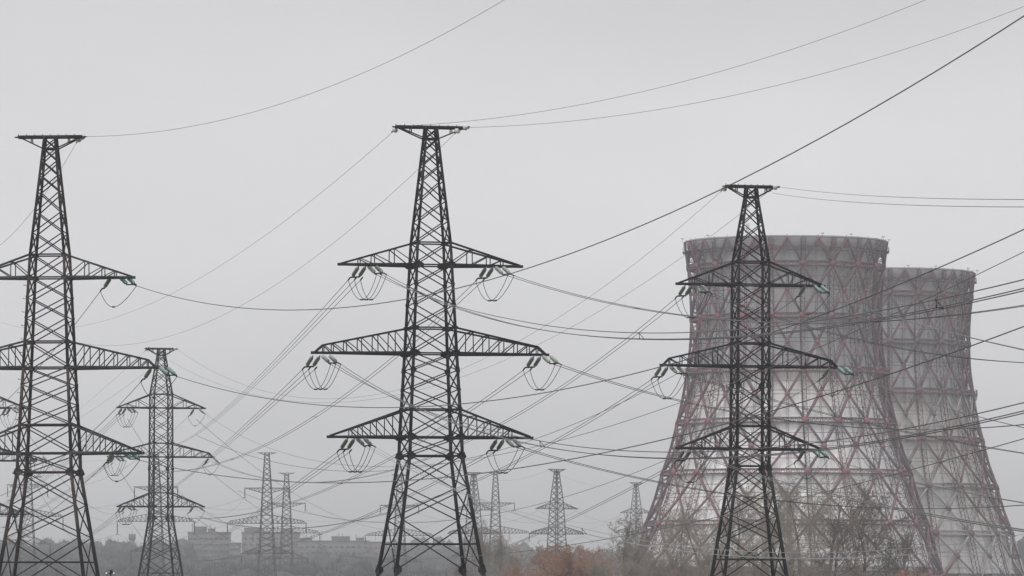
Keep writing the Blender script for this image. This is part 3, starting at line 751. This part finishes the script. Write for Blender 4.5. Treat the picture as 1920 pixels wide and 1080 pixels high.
# ------------------------------------------------------------ cooling towers
HWP = [(440, 194), (452, 193), (500, 186), (560, 181), (600, 180), (650, 182), (700, 188), (740, 195), (787, 205), (840, 219), (887, 235), (940, 251), (987, 268), (1075, 294), (1118, 308)]
def tower(label, cx, D, zoff, phase, mats, seed, mast=False, frame_lo=None):
    SR = 10500 / 1350.0
    base = at(cx, 1100, D)
    root = empty('cooling_tower', (base.x, D, zoff))
    az = math.atan2(base.x, D)
    zP = [(1100 - y) / SR + CAMZ for y, _ in HWP][::-1]; rP = [h / SR for _, h in HWP][::-1]
    def Rz(z): return float(np.interp(z, zP, rP))
    def zr(y):
        z = (1100 - y) / SR + CAMZ
        for _ in range(3): z = (1100 - y) * (1350 - Rz(z)) / 10500 + CAMZ
        return z
    NM = 20; dA = 2 * math.pi / NM
    a0 = -math.pi / 2 - az * 0 + phase
    rings = [zr(y) for y in (443, 492, 590, 690, 787, 883, 979, 1075)] + [1.5]
    tops = rings[0]
    def pt(k, z, inset=0.0, tan=0.0):
        """k in bays (may be fractional); polygon facets between meridians"""
        a = a0 + k * dA
        r = Rz(z) - inset
        fr = (k % 1.0)
        r *= math.cos(dA / 2) / math.cos((fr - .5) * dA) if fr else 1.0
        return Vector((math.cos(a) * r - math.sin(a) * tan, math.sin(a) * r + math.cos(a) * tan, z))
    frame, plate, cu, cl, par = mats
    INS = 2.3
    frame_lo = frame_lo or frame
    # cladding in two tiers, standing behind the frame
    gal = rings[3]
    for nm, zt, zb, mt in (('upper_cladding', tops - .3, gal, cu), ('lower_cladding', gal - .05, rings[-1] + 5.0, cl)):
        m = MB(); zz = np.linspace(zt, zb, 22); vs = []; fs = []; n = NM * 4
        for z in zz:
            for i in range(n): vs.append(pt(i / 4, float(z), INS))
        for j in range(len(zz) - 1):
            for i in range(n):
                fs.append((j * n + i, j * n + (i + 1) % n, (j + 1) * n + (i + 1) % n, (j + 1) * n + i))
        m.poly(vs, fs); m.build(nm, mt, root)
    def truss(m, A, B, A2, B2, n, cw, lw):
        """two chords A-B and A2-B2 with zigzag lacing"""
        m.bar(A, B, cw); m.bar(A2, B2, cw)
        for q in range(n):
            t0, t1, t2 = q / n, (q + .5) / n, (q + 1) / n
            m.bar(A.lerp(B, t0), A2.lerp(B2, t1), lw); m.bar(A2.lerp(B2, t1), A.lerp(B, t2), lw)
    # meridional columns
    for k in range(NM):
        m = MB()
        for za, zb in zip(rings, rings[1:]):
            zm = (za + zb) / 2
            for u, v in ((za, zm), (zm, zb)):
                h = .55
                o1a, o1b = pt(k, u, 0, -h), pt(k, v, 0, -h)
                o2a, o2b = pt(k, u, 0, h), pt(k, v, 0, h)
                i1a, i1b = pt(k, u, INS - .3, 0), pt(k, v, INS - .3, 0)
                truss(m, o1a, o1b, o2a, o2b, 4, .17, .10)
                truss(m, o1a, o1b, i1a, i1b, 3, .17, .10)
        m.build('meridian_column', frame, root)
    # ring girders
    for z in rings[1:]:
        frame = frame_lo if z < gal - 1 else mats[0]
        m = MB()
        for k in range(NM):
            for q in (0, .5):
                h = .5
                a, b = pt(k + q, z + h), pt(k + q + .5, z + h)
                c, d = pt(k + q, z - h), pt(k + q + .5, z - h)
                truss(m, a, b, c, d, 4, .34, .10)
                e, f = pt(k + q, z - h, INS - .35), pt(k + q + .5, z - h, INS - .35)
                truss(m, c, d, e, f, 3, .24, .12)
                m.bar(pt(k + q, z + h, INS - .35), pt(k + q + .5, z + h, INS - .35), .18)
        m.build('ring_girder', frame, root)
    # diagonals, one mesh per tier, plus light rails and secondary columns
    for j, (za, zb) in enumerate(zip(rings, rings[1:])):
        zm = (za + zb) / 2
        frame = frame_lo if j > 2 else mats[0]
        m = MB()
        for k in range(NM):
            segs = []
            if j == 0: segs = [((k - .5, za), (k, zb)), ((k + .5, za), (k, zb))]
            else:
                for sg in (-.5, .5):
                    segs.append(((k, za), (k + sg, zm))); segs.append(((k + sg, zm), (k, zb)))
            for (ka, u), (kb, v) in segs:
                h = .27
                A, B = pt(ka, u, 0, -h), pt(kb, v, 0, -h)
                A2, B2 = pt(ka, u, 0, h), pt(kb, v, 0, h)
                m.bar(A.lerp(A2, .5), B.lerp(B2, .5), .47)
                A3, B3 = pt(ka, u, 1.7), pt(kb, v, 1.7)
                truss(m, A, B, A3, B3, 3, .09, .065)
        m.build('diagonal_bracing', frame, root)
        m = MB()
        lv = [zm] if j == 0 else [za + (zb - za) * t for t in (.25, .5, .75)]
        for z in lv:
            for k in range(NM * 2):
                a, b = pt(k / 2, z, .15), pt((k + 1) / 2, z, .15)
                m.bar(a, b, .13)
                if abs(z - zm) < .01: m.bar(a + Vector((0, 0, .9)), b + Vector((0, 0, .9)), .13)
                m.bar(pt(k / 2, z, .15), pt(k / 2, z, INS - .3), .10)
        for k in range(NM):
            A, B = pt(k + .5, za, .3, -.2), pt(k + .5, zb, .3, -.2)
            if j: 
                zq = zm
                for u, v in ((za, zq), (zq, zb)):
                    truss(m, pt(k + .5, u, .3, -.22), pt(k + .5, v, .3, -.22), pt(k + .5, u, .3, .22), pt(k + .5, v, .3, .22), 4, .09, .06)
        m.build('secondary_bracing', frame, root)
    # node plates
    frame = mats[0]
    plates = []
    def plate_at(k, z, s):
        c = pt(k, z, -.22); a = a0 + k * dA
        t = Vector((-math.sin(a), math.cos(a), 0)); nn = Vector((math.cos(a), math.sin(a), 0))
        up = (pt(k, z + .5) - pt(k, z - .5)).normalized()
        vs = []
        for off in (0, .12):
            for q in range(8):
                an = math.pi / 8 + q * math.pi / 4
                rr_ = s * (1.0 if q in (0, 3, 4, 7) else .86)
                vs.append(c + nn * off + t * math.cos(an) * rr_ + up * math.sin(an) * rr_)
        plates.append(((root.location + c).length, vs)); return
        m.poly(vs, [tuple(range(7, -1, -1)), tuple(range(8, 16))] + [(q, (q + 1) % 8, (q + 1) % 8 + 8, q + 8) for q in range(8)])
    for j, z in enumerate(rings[1:-1]):
        big = .80 + .06 * j
        for k in range(NM):
            plate_at(k, z, big)
            if j < len(rings) - 2: plate_at(k + .5, (z + rings[j + 2]) / 2, big * .72)
    plates.sort(key=lambda e: e[0])
    PF = [tuple(range(7, -1, -1)), tuple(range(8, 16))] + [(q, (q + 1) % 8, (q + 1) % 8 + 8, q + 8) for q in range(8)]
    for _, vs in plates[:100]:
        m = MB(); m.poly(vs, PF); m.build('node_plate', plate, root)
    m = MB()
    for _, vs in plates[100:]: m.poly(vs, PF)
    tag(m.build('node_plate', plate, root), kind='stuff')
    # rim: parapet band with posts, walkway brackets
    m = MB(); n = NM * 2
    zt, zb = tops + .4, tops - 2.2
    vs = []
    for rr, z in ((-.75, zb), (-.45, zt), (-.75, zt), (-1.0, zb)):
        for i in range(n):
            vs.append(pt(i / 2, min(z, tops), -rr) + Vector((0, 0, max(0, z - tops))))
    fs = []
    for j in range(3):
        for i in range(n):
            fs.append((j * n + i, j * n + (i + 1) % n, (j + 1) * n + (i + 1) % n, (j + 1) * n + i))
    m.poly(vs, fs)
    for i in range(n):
        p = pt(i / 2, tops, .38); a = a0 + i / 2 * dA
        m.bar(p + Vector((0, 0, -2.2)), p + Vector((0, 0, .75 if i % 2 else .5)), .13)
    m.build('parapet', par, root)
    m = MB()
    for i in range(n):
        for q in range(2):
            pa = pt(i / 2 + q * .25, tops - 2.4, -.7); pb = pt(i / 2 + q * .25, tops - 2.4, 1.6)
            m.bar(pa, pb, .14)
        a, b = pt(i / 2, tops - 2.4, -.7), pt((i + 1) / 2, tops - 2.4, -.7)
        m.bar(pt(i / 2, tops - .05, 0), pt((i + 1) / 2, tops - .05, 0), .2)
        m.bar(a, b, .15)
        for hgt in (.6, 1.1): m.bar(a + Vector((0, 0, hgt)), b + Vector((0, 0, hgt)), .07)
        m.bar(a, a + Vector((0, 0, 1.1)), .07)
    m.build('rim_walkway', frame, root)
    # middle gallery
    m = MB(); z = gal
    for i in range(n):
        a, b = pt(i / 2, z - .8, -.9), pt((i + 1) / 2, z - .8, -.9)
        a1, b1 = pt(i / 2, z - .8, .3), pt((i + 1) / 2, z - .8, .3)
        m.poly([a, b, b1, a1, a + Vector((0, 0, .3)), b + Vector((0, 0, .3)), b1 + Vector((0, 0, .3)), a1 + Vector((0, 0, .3))],
               [(0, 3, 2, 1), (4, 5, 6, 7), (0, 1, 5, 4), (1, 2, 6, 5), (2, 3, 7, 6), (3, 0, 4, 7)])
        for hgt in (.9, 1.5): m.bar(a + Vector((0, 0, hgt)), b + Vector((0, 0, hgt)), .07)
        for q in (0, .5):
            c = a.lerp(b, q); m.bar(c, c + Vector((0, 0, 1.5)), .08)
        m.bar(a, pt(i / 2, z - 2.6, 0), .14)
    m.build('gallery', frame, root)
    # rim lamps
    rr = random.Random(seed)
    for kk in (-5.1, -3.2, -1.2, .6, 1.6, 3.3, 4.9):
        m = MB(); p = pt(kk % NM, tops, -.5)
        m.bar(p, p + Vector((0, 0, .85)), .07)
        m.box(p + Vector((-.2, 0, .85)), .2, .2, .22); m.box(p + Vector((.2, 0, .85)), .2, .2, .22)
        m.build('rim_lamp', M['steel'], root)
    if mast:
        m = MB(); p = pt((-1.72) % NM, tops, -.3)
        for sx in (-.25, .25):
            m.bar(p + Vector((sx, 0, 0)), p + Vector((sx, 0, 3.2)), .09)
        for q in range(6): m.bar(p + Vector((-.25, 0, q * .55)), p + Vector((.25, 0, q * .55 + .5)), .07)
        m.bar(p + Vector((-1.0, 0, 2.0)), p + Vector((.2, 0, 2.0)), .09); m.box(p + Vector((-.9, 0, 2.1)), .35, .3, .4); m.box(p + Vector((-.5, 0, 1.3)), .3, .3, .5)
        m.build('antenna_mast', M['steel'], root)
    tag(root, label, 'cooling tower', 'lattice clad cooling towers')

tower('larger cooling tower with a dusty red steel lattice over pale sheet walls', 1475, 1350, 0, R(6.9) - 0, (M['red'], M['redp'], M['clad_up'], M['clad_lo'], M['parapet']), 1, mast=True)
tower('farther cooling tower, greyer lattice, standing behind at the right edge', 1653.5, 1350 / .925, -1.4, R(1.8), (M['red'], M['red'], M['clad_up'], M['clad2_lo'], M['parapet']), 2, frame_lo=M['red2'])

# ------------------------------------------------------------ trees
def grow(seed, H, spread, levels=5, droop=0.0, up=.25, n0=9, r0=.16, twig=.02, first=.12, kids=(7, 6, 5, 4), lens=(.42, .5, .5, .5)):
    """bare tree: returns trunk and crown segment collections in metres"""
    rg = random.Random(seed)
    trunk, crown = MB(), MB()
    def branch(p, d, L, r, lvl):
        n = 5 if lvl < 2 else (4 if lvl == 2 else 3)
        pts = [p.copy()]; dirs = [d.copy()]
        for i in range(n):
            j = .12 + .07 * lvl
            d = (d + Vector((rg.gauss(0, j), rg.gauss(0, j), rg.gauss(0, j * .6) + up * .28 - droop * .25 * lvl))).normalized()
            p = p + d * (L / n); pts.append(p.copy()); dirs.append(d.copy())
        for i in range(n):
            ra = r * (1 - i / n * .75); rb = r * (1 - (i + 1) / n * .75)
            (trunk if lvl == 0 else crown).bar(pts[i], pts[i + 1], max(twig, ra * 2), max(twig * .8, rb * 2), sides=4 if lvl == 0 else 3)
        if lvl >= levels: return
        cnt = n0 if lvl == 0 else kids[min(lvl - 1, len(kids) - 1)]
        for c in range(cnt):
            t = first + (1 - first) * (c + rg.random()) / cnt if lvl == 0 else .2 + .8 * (c + rg.random()) / cnt
            t = min(t, .999)
            i = int(t * n); f = t * n - i
            q = pts[i].lerp(pts[i + 1], f); dd = dirs[i + 1]
            side = dd.orthogonal().normalized(); side.rotate(Matrix.Rotation(rg.random() * 6.283, 3, dd))
            ang = R(rg.uniform(22, 50)) * spread
            nd = (dd * math.cos(ang) + side * math.sin(ang)).normalized()
            LL = L * lens[min(lvl, len(lens) - 1)] * rg.uniform(.7, 1.15) * (1.15 - .55 * t)
            branch(q, nd, LL, r * .45 * (1.1 - .5 * t), lvl + 1)
    branch(Vector((0, 0, 0)), Vector((0, 0, 1)), H, r0, 0)
    return trunk, crown

def tree_kind(seed, tm, cm, **kw):
    t, c = grow(seed, **kw)
    return t.mesh('trunk', M[tm]), c.mesh('crown', M[cm])
K = {
 'tall1': tree_kind(11, 'barkd', 'twig', H=11, spread=1.25, levels=4, n0=13, first=.22, r0=.17, twig=.027, kids=(8, 6, 5), lens=(.62, .55, .5, .5), up=.35),
 'tall2': tree_kind(12, 'bark', 'twig', H=10, spread=1.4, levels=4, n0=12, first=.2, r0=.18, twig=.027, kids=(8, 6, 5), lens=(.68, .55, .5, .5), up=.35),
 'tall3': tree_kind(13, 'barkd', 'bark', H=10, spread=1.4, levels=4, n0=12, first=.24, r0=.18, twig=.027, kids=(7, 6, 5), lens=(.7, .55, .5, .5), up=.3),
 'slim': tree_kind(14, 'bark', 'twig', H=13, spread=.75, levels=4, n0=22, first=.08, r0=.14, twig=.03, kids=(8, 6, 5), up=.6),
 'open': tree_kind(15, 'barkd', 'barkd', H=8, spread=1.3, levels=4, n0=10, first=.25, r0=.18, twig=.032, kids=(7, 6, 4), lens=(.85, .6, .5, .5), up=.3),
 'willow': tree_kind(16, 'bark', 'orange', H=3.2, spread=1.75, levels=4, n0=24, first=.03, r0=.2, twig=.034, kids=(8, 6, 4), lens=(1.7, .5, .5, .5), up=.42),
 'shrub': tree_kind(17, 'bark', 'twig', H=4.5, spread=1.35, levels=4, n0=13, first=.03, r0=.13, twig=.025, kids=(7, 6, 5), lens=(1.1, .6, .5, .5), up=.55),
 'amber': tree_kind(18, 'bark', 'amber', H=4.0, spread=1.5, levels=4, n0=16, first=.03, r0=.13, twig=.032, kids=(9, 8, 6), lens=(1.2, .6, .5, .5), up=.4),
}
HGT = {k: max(max(v.co.z for v in m[1].vertices), 1) for k, m in K.items()}
def tree(name, label, kind, px, top_y, D, wide=1.0, rz=0.0, group='bare trees in front of the cooling towers', cat='tree'):
    b = at(px, 1100, D); g = terrain(b.x, D) - .3
    h = at(px, top_y, D).z - g
    s = h / HGT[kind]
    root = empty(name, (b.x, D, g), rz)
    root.scale = (s * wide, s * wide, s)
    link('trunk', K[kind][0], root); link('crown', K[kind][1], root)
    tag(root, label, cat, group)
T1 = 'bare trees in front of the cooling towers'
TREES = [
 ('bare_tree', 'narrow budding bare tree at the left foot of the large cooling tower', 'slim', 1170, 958, 800, 1.6),
 ('bare_tree', 'narrow bare tree just right of the budding one, against the red lattice', 'slim', 1200, 975, 780, 1.5),
 ('bare_tree', 'grey-brown bare tree against the left flank of the red lattice', 'tall2', 1240, 968, 770, .9),
 ('bare_tree', 'thin-branched bare tree left of the black pylon legs', 'tall1', 1282, 945, 760, .9),
 ('bare_tree', 'tall bushy bare tree touching the left leg of the black pylon', 'tall2', 1325, 922, 740, .95),
 ('bare_tree', 'tall pale-barked bare tree directly behind the black pylon legs', 'tall1', 1375, 905, 720, .95),
 ('bare_tree', 'broad olive bare tree filling the gap between the black pylon legs', 'tall2', 1418, 896, 735, 1.0),
 ('bare_tree', 'tall olive bare tree just right of the black pylon', 'tall2', 1458, 900, 715, .95),
 ('bare_tree', 'highest olive-topped bare tree right of the black pylon', 'tall1', 1502, 880, 725, 1.0),
 ('bare_tree', 'wide bare tree in front of the middle of the large cooling tower', 'tall2', 1548, 872, 730, 1.0),
 ('bare_tree', 'bare tree with bundled twigs below the second column of red plates', 'tall3', 1590, 905, 745, .9),
 ('bare_tree', 'dark forked bare tree with open crown at right of the large tower', 'open', 1622, 905, 600, 1.05),
 ('bare_tree', 'low dark bare tree beside the tower overlap', 'open', 1565, 960, 590, 1.1),
 ('bare_tree', 'short pale bare tree at the bottom of the red lattice', 'tall3', 1655, 975, 690, 1.0),
 ('bare_tree', 'faint bare tree at the bottom between both cooling towers', 'open', 1700, 1005, 640, 1.1),
]
for i, (nm, lab, kd, px, ty, D, wd) in enumerate(TREES):
    tree(nm, lab, kd, px, ty, D, wd, rz=i * 1.7)
T2 = 'low bushes along the bottom edge'
SHR = [
 ('willow_bush', 'large rusty-orange willow bush below the lone hazy pylon, left half', 'willow', 1042, 1012, 640, 1.15),
 ('willow_bush', 'rusty-orange willow bush, right half of the orange clump', 'willow', 1096, 1020, 650, 1.05),
 ('willow_bush', 'small bright orange bush left of the large orange clump', 'willow', 985, 1056, 600, 1.1),
 ('bare_bush', 'grey leafless bush right of the orange willow clump', 'shrub', 1125, 1042, 620, 1.0),
 ('bare_bush', 'dense brown bush at the foot of the narrow budding tree', 'shrub', 1180, 1044, 630, 1.1),
 ('bare_bush', 'dense brown bush under the left edge of the cooling tower', 'shrub', 1228, 1032, 640, 1.1),
 ('bare_bush', 'tangled brown bush left of the black pylon foot', 'shrub', 1275, 1024, 650, 1.1),
 ('bare_bush', 'tangled brown bush before the left leg of the black pylon', 'shrub', 1322, 1014, 660, 1.1),
 ('bare_bush', 'brown bush between the black pylon legs', 'shrub', 1370, 1014, 640, 1.1),
 ('bare_bush', 'brown bush under the right leg of the black pylon', 'shrub', 1425, 1004, 650, 1.1),
 ('bare_bush', 'brown bush two paces right of the black pylon', 'shrub', 1480, 1014, 640, 1.1),
 ('bare_bush', 'low brown bush before the middle of the large tower', 'shrub', 1535, 1024, 650, 1.1),
 ('bare_bush', 'reddish low bush by the tower overlap', 'shrub', 1600, 1035, 640, 1.1),
 ('amber_bush', 'bright amber bush at the bottom near the tower overlap, left one', 'amber', 1688, 1068, 560, 1.2),
 ('amber_bush', 'bright amber bush at the bottom near the tower overlap, right one', 'amber', 1738, 1071, 560, 1.2),
 ('bare_bush', 'thin grey bush beside the right leg of the tallest pylon', 'shrub', 905, 968, 760, .4),
 ('bare_bush', 'thin grey bush below the slim hazy pylon', 'shrub', 935, 985, 770, .45),
 ('bare_bush', 'faint grey bush left of the small orange bush', 'shrub', 962, 1025, 740, .6),
 ('bare_bush', 'low grey bush between the legs of the tallest pylon', 'shrub', 868, 1045, 760, 1.0),
]
for i, (nm, lab, kd, px, ty, D, wd) in enumerate(SHR):
    tree(nm, lab, kd, px, ty, D, wd, rz=i * 2.1, group=T2, cat='bush')

# ------------------------------------------------------------ far woods: many crowns nobody could count
def forest(name, label, rows, dens, seed):
    rg = random.Random(seed); m = MB(); vs = []; fs = []
    def blob(c, w_, h_):
        nonlocal vs, fs
        o = len(vs); nr, ns = 5, 8                      # uneven inner mass
        for a in range(nr):
            ph = math.pi * .5 * a / (nr - .75)
            for b in range(ns):
                th = 2 * math.pi * b / ns + a * .4
                rr = w_ * .55 * math.cos(ph) * rg.uniform(.8, 1.15)
                vs.append((c[0] + math.cos(th) * rr, c[1] + math.sin(th) * rr, c[2] + h_ * .76 * math.sin(ph) ** .75 * rg.uniform(.93, 1.04)))
        for a in range(nr - 1):
            for b in range(ns):
                fs.append((o + a * ns + b, o + a * ns + (b + 1) % ns, o + (a + 1) * ns + (b + 1) % ns, o + (a + 1) * ns + b))
        for q in range(190):                             # twig sprays standing out of it
            a = rg.random() * 6.283; rr = math.sqrt(rg.random()) * w_ * .55
            lim = math.sqrt(max(0, 1 - ((rr / (w_ * .56)) ** 2)))
            z = h_ * .76 * lim * rg.uniform(.75, 1.0)
            x, y = math.cos(a) * rr, math.sin(a) * rr
            L = rg.uniform(1.0, 3.6); dx, dy = x * .12 + rg.gauss(0, .3), y * .12 + rg.gauss(0, .3); wd = rg.uniform(.04, .15)
            o = len(vs); an = rg.random() * 6.28
            ca, sa = math.cos(an) * wd, math.sin(an) * wd
            vs += [(c[0] + x - ca, c[1] + y - sa, z + c[2]), (c[0] + x + ca, c[1] + y + sa, z + c[2]), (c[0] + x + dx, c[1] + y + dy, z + L + c[2])]
            fs.append((o, o + 1, o + 2))
    for (x0, x1, D, h0, h1) in rows:
        X = (x0 - 960) / F * D; X1 = (x1 - 960) / F * D
        while X < X1:
            dd = D + rg.uniform(-60, 60)
            wv = rg.uniform(7, 13)
            h_ = rg.uniform(h0 * .88, h1 * 1.06) * (1 + .18 * math.sin(X * .035 + D))
            blob((X, dd, terrain(X, dd) - .3), wv, h_)
            m.bar((X, dd, terrain(X, dd) - .3), (X, dd, terrain(X, dd) + h_ * .6), .35, .15, sides=3)
            X += wv * dens * rg.uniform(.6, 1.1)
    m.poly(vs, fs)
    o = m.build(name, M['far']); tag(o, label, 'wood', kind='stuff')
forest('far_wood', 'hazy grey bare wood stretching along the horizon', [
    (-120, 2050, 2950, 13, 17), (-120, 340, 2700, 12, 17), (735, 2050, 2700, 12, 17), (-120, 340, 2450, 11, 15), (340, 735, 2480, 8, 13), (340, 735, 2300, 6, 11), (735, 2050, 2450, 11, 15), (-120, 340, 2200, 10, 13), (735, 2050, 2180, 10, 13),
    (-120, 2050, 2050, 6, 10), (-120, 2050, 1940, 6, 10), (560, 1300, 3050, 16, 22)], .42, 5)
forest('left_wood', 'darker grey bare wood below the rusty-legged pylon at left', [
    (-120, 345, 2600, 16, 22), (-120, 360, 2350, 13, 18), (-120, 345, 2100, 13, 16), (-120, 400, 1900, 10, 13), (-120, 700, 1800, 8, 11), (-120, 850, 1720, 6, 9)], .36, 6)
forest('right_wood', 'dark hazy wood beyond the farther cooling tower', [(1860, 2060, 2100, 18, 21), (1860, 2060, 1950, 14, 17)], .36, 8)

# ------------------------------------------------------------ far apartment blocks
def block(label, x0, x1, top_y, D, depth, wallm, floors, cols, shed=(), antennas=0, lit=()):
    a, b = at(x0, 1100, D), at(x1, 1100, D)
    g = terrain((a.x + b.x) / 2, D); top = at((x0 + x1) / 2, top_y, D).z
    W = b.x - a.x; cx = (a.x + b.x) / 2; H = top - g
    root = empty('apartment_block', (cx, D, g))
    m = MB(); m.box((0, depth / 2, H / 2), W, depth, H); m.build('wall', M[wallm], root)
    m = MB(); m.box((0, depth / 2, H + .35), W + .6, depth + .6, .7)
    m.build('roof', M['panel'], root)
    for sx, sw, sh in shed:
        m = MB(); m.box((sx * W, depth / 2, H + .7 + sh / 2), sw, 6, sh); m.box((sx * W, depth / 2, H + .8 + sh), sw + .6, 6.6, .25); m.build('roof_shed', M[wallm], root)
    for i in range(antennas):
        x = (rnd.random() - .5) * W * .9; hh = rnd.uniform(2.5, 6)
        m = MB(); m.bar((x, depth / 2, H + .7), (x, depth / 2, H + .7 + hh), .14)
        m.bar((x - .7, depth / 2, H + hh), (x + .7, depth / 2, H + hh), .1); m.bar((x - .4, depth / 2, H + hh - .7), (x + .4, depth / 2, H + hh - .7), .1)
        m.build('roof_antenna', M['steel'], root)
    n = 0
    for f in range(floors):
        z = H - 2.2 - f * 2.9
        if z < 2: break
        for c in range(cols):
            x = -W / 2 + W * (c + .5) / cols
            fr = MB(); fr.box((x, -.05, z), 1.9, .14, 1.6); fo = fr.build('window', M['panel'], root)
            gl = MB()
            for s in (-.45, .45): gl.box((x + s, -.14, z), .75, .06, 1.35)
            gl.build('pane', M['glass'], fo)
            n += 1
    tag(root, label, 'building', 'apartment blocks on the hazy horizon')
# block rows
block('hazy apartment block with roof sheds right of the smaller dark pylon, leftmost', 352, 430, 1000, 2700, 14, 'panel', 8, 8, ((-.22, 6, 2.4), (.05, 3, 1.4)), 5)
block('small hazy block with bright windows between the two larger left blocks', 430, 450, 1020, 2690, 12, 'panel', 6, 3, (), 0)
block('hazy brick-tinted apartment block behind the hanging-insulator pylon', 453, 560, 1000, 2740, 14, 'brick', 8, 9, ((-.32, 8, 1.8), (.3, 5, 1.4)), 4)
block('long low hazy block right of the two far pylons, with antennas', 560, 690, 1016, 2780, 14, 'panel', 6, 12, ((-.4, 6, 1.2), (.1, 9, 1.9), (.38, 4, 1.2)), 9)
block('hazy block at the far left side of the tallest pylon', 690, 730, 1018, 2800, 14, 'brick', 5, 4, (), 2)
# chimney block
a = at(247.5, 1100, 2650); g = terrain(a.x, 2650)
root = empty('far_chimney', (a.x, 2650, g)); H = at(247, 1001, 2650).z - g
m = MB(); m.lathe((0, 0, 0), (0, 0, H - 3), [(0, 1.6), (1, 1.2)], 12); m.build('shaft', M['brick'], root)
m = MB(); m.lathe((0, 0, H - 3), (0, 0, H), [(0, 1.2), (.15, 1.7), (.9, 1.75), (1, 1.5)], 12); m.build('chimney_head', M['brick'], root)
m = MB(); m.bar((0, 0, H), (0, 0, H + 2), .15); m.build('rod', M['steel'], root)
tag(root, 'small stubby chimney rising above the hazy wood left of the smaller dark pylon', 'tower')

# floodlight at the bottom left
b = at(207, 1100, 380); H = at(207, 1069, 380).z
root = empty('floodlight_mast', (b.x, 380, 0))
m = MB(); m.bar((0, 0, 0), (0, 0, H), .14, .10); m.build('pole', M['steel'], root)
m = MB(); m.box((0, 0, H - .22), .5, .1, .06); m.box((.05, 0, H - .1), .2, .18, .25); m.build('bracket', M['steel'], root)
for sx, mt in ((-.26, 'white'), (.24, 'steel')):
    m = MB(); m.box((sx, -.05, H - .22), .17, .2, .22); o = m.build('lamp_head', M['steel'], root)
    m = MB(); m.box((sx, -.165, H - .22), .11, .03, .14); m.build('lamp_glass', M['white'], o)
tag(root, 'small floodlight mast top with two heads at the bottom left edge', 'floodlight')

# ------------------------------------------------------------ haze
hm = bpy.data.materials.new('haze_air'); hm.use_nodes = True
t = hm.node_tree; t.nodes.clear()
o_ = t.nodes.new("ShaderNodeOutputMaterial"); pv = t.nodes.new("ShaderNodeVolumePrincipled")
pv.inputs['Color'].default_value = (.92, .93, .945, 1)
pv.inputs['Density'].default_value = 1.2e-4
pv.inputs['Anisotropy'].default_value = 0.0
t.links.new(pv.outputs[0], o_.inputs['Volume'])
m = MB(); m.box((0, 1800, 47.5), 2640, 4450, 99)
h = m.build('haze', hm); tag(h, 'thin grey winter haze over the whole place', 'haze', kind='stuff')

for _o in C.objects:
    _l = _o.get('label')
    if _l and not 4 <= len(_l.split()) <= 16: print('LABEL', len(_l.split()), _l)
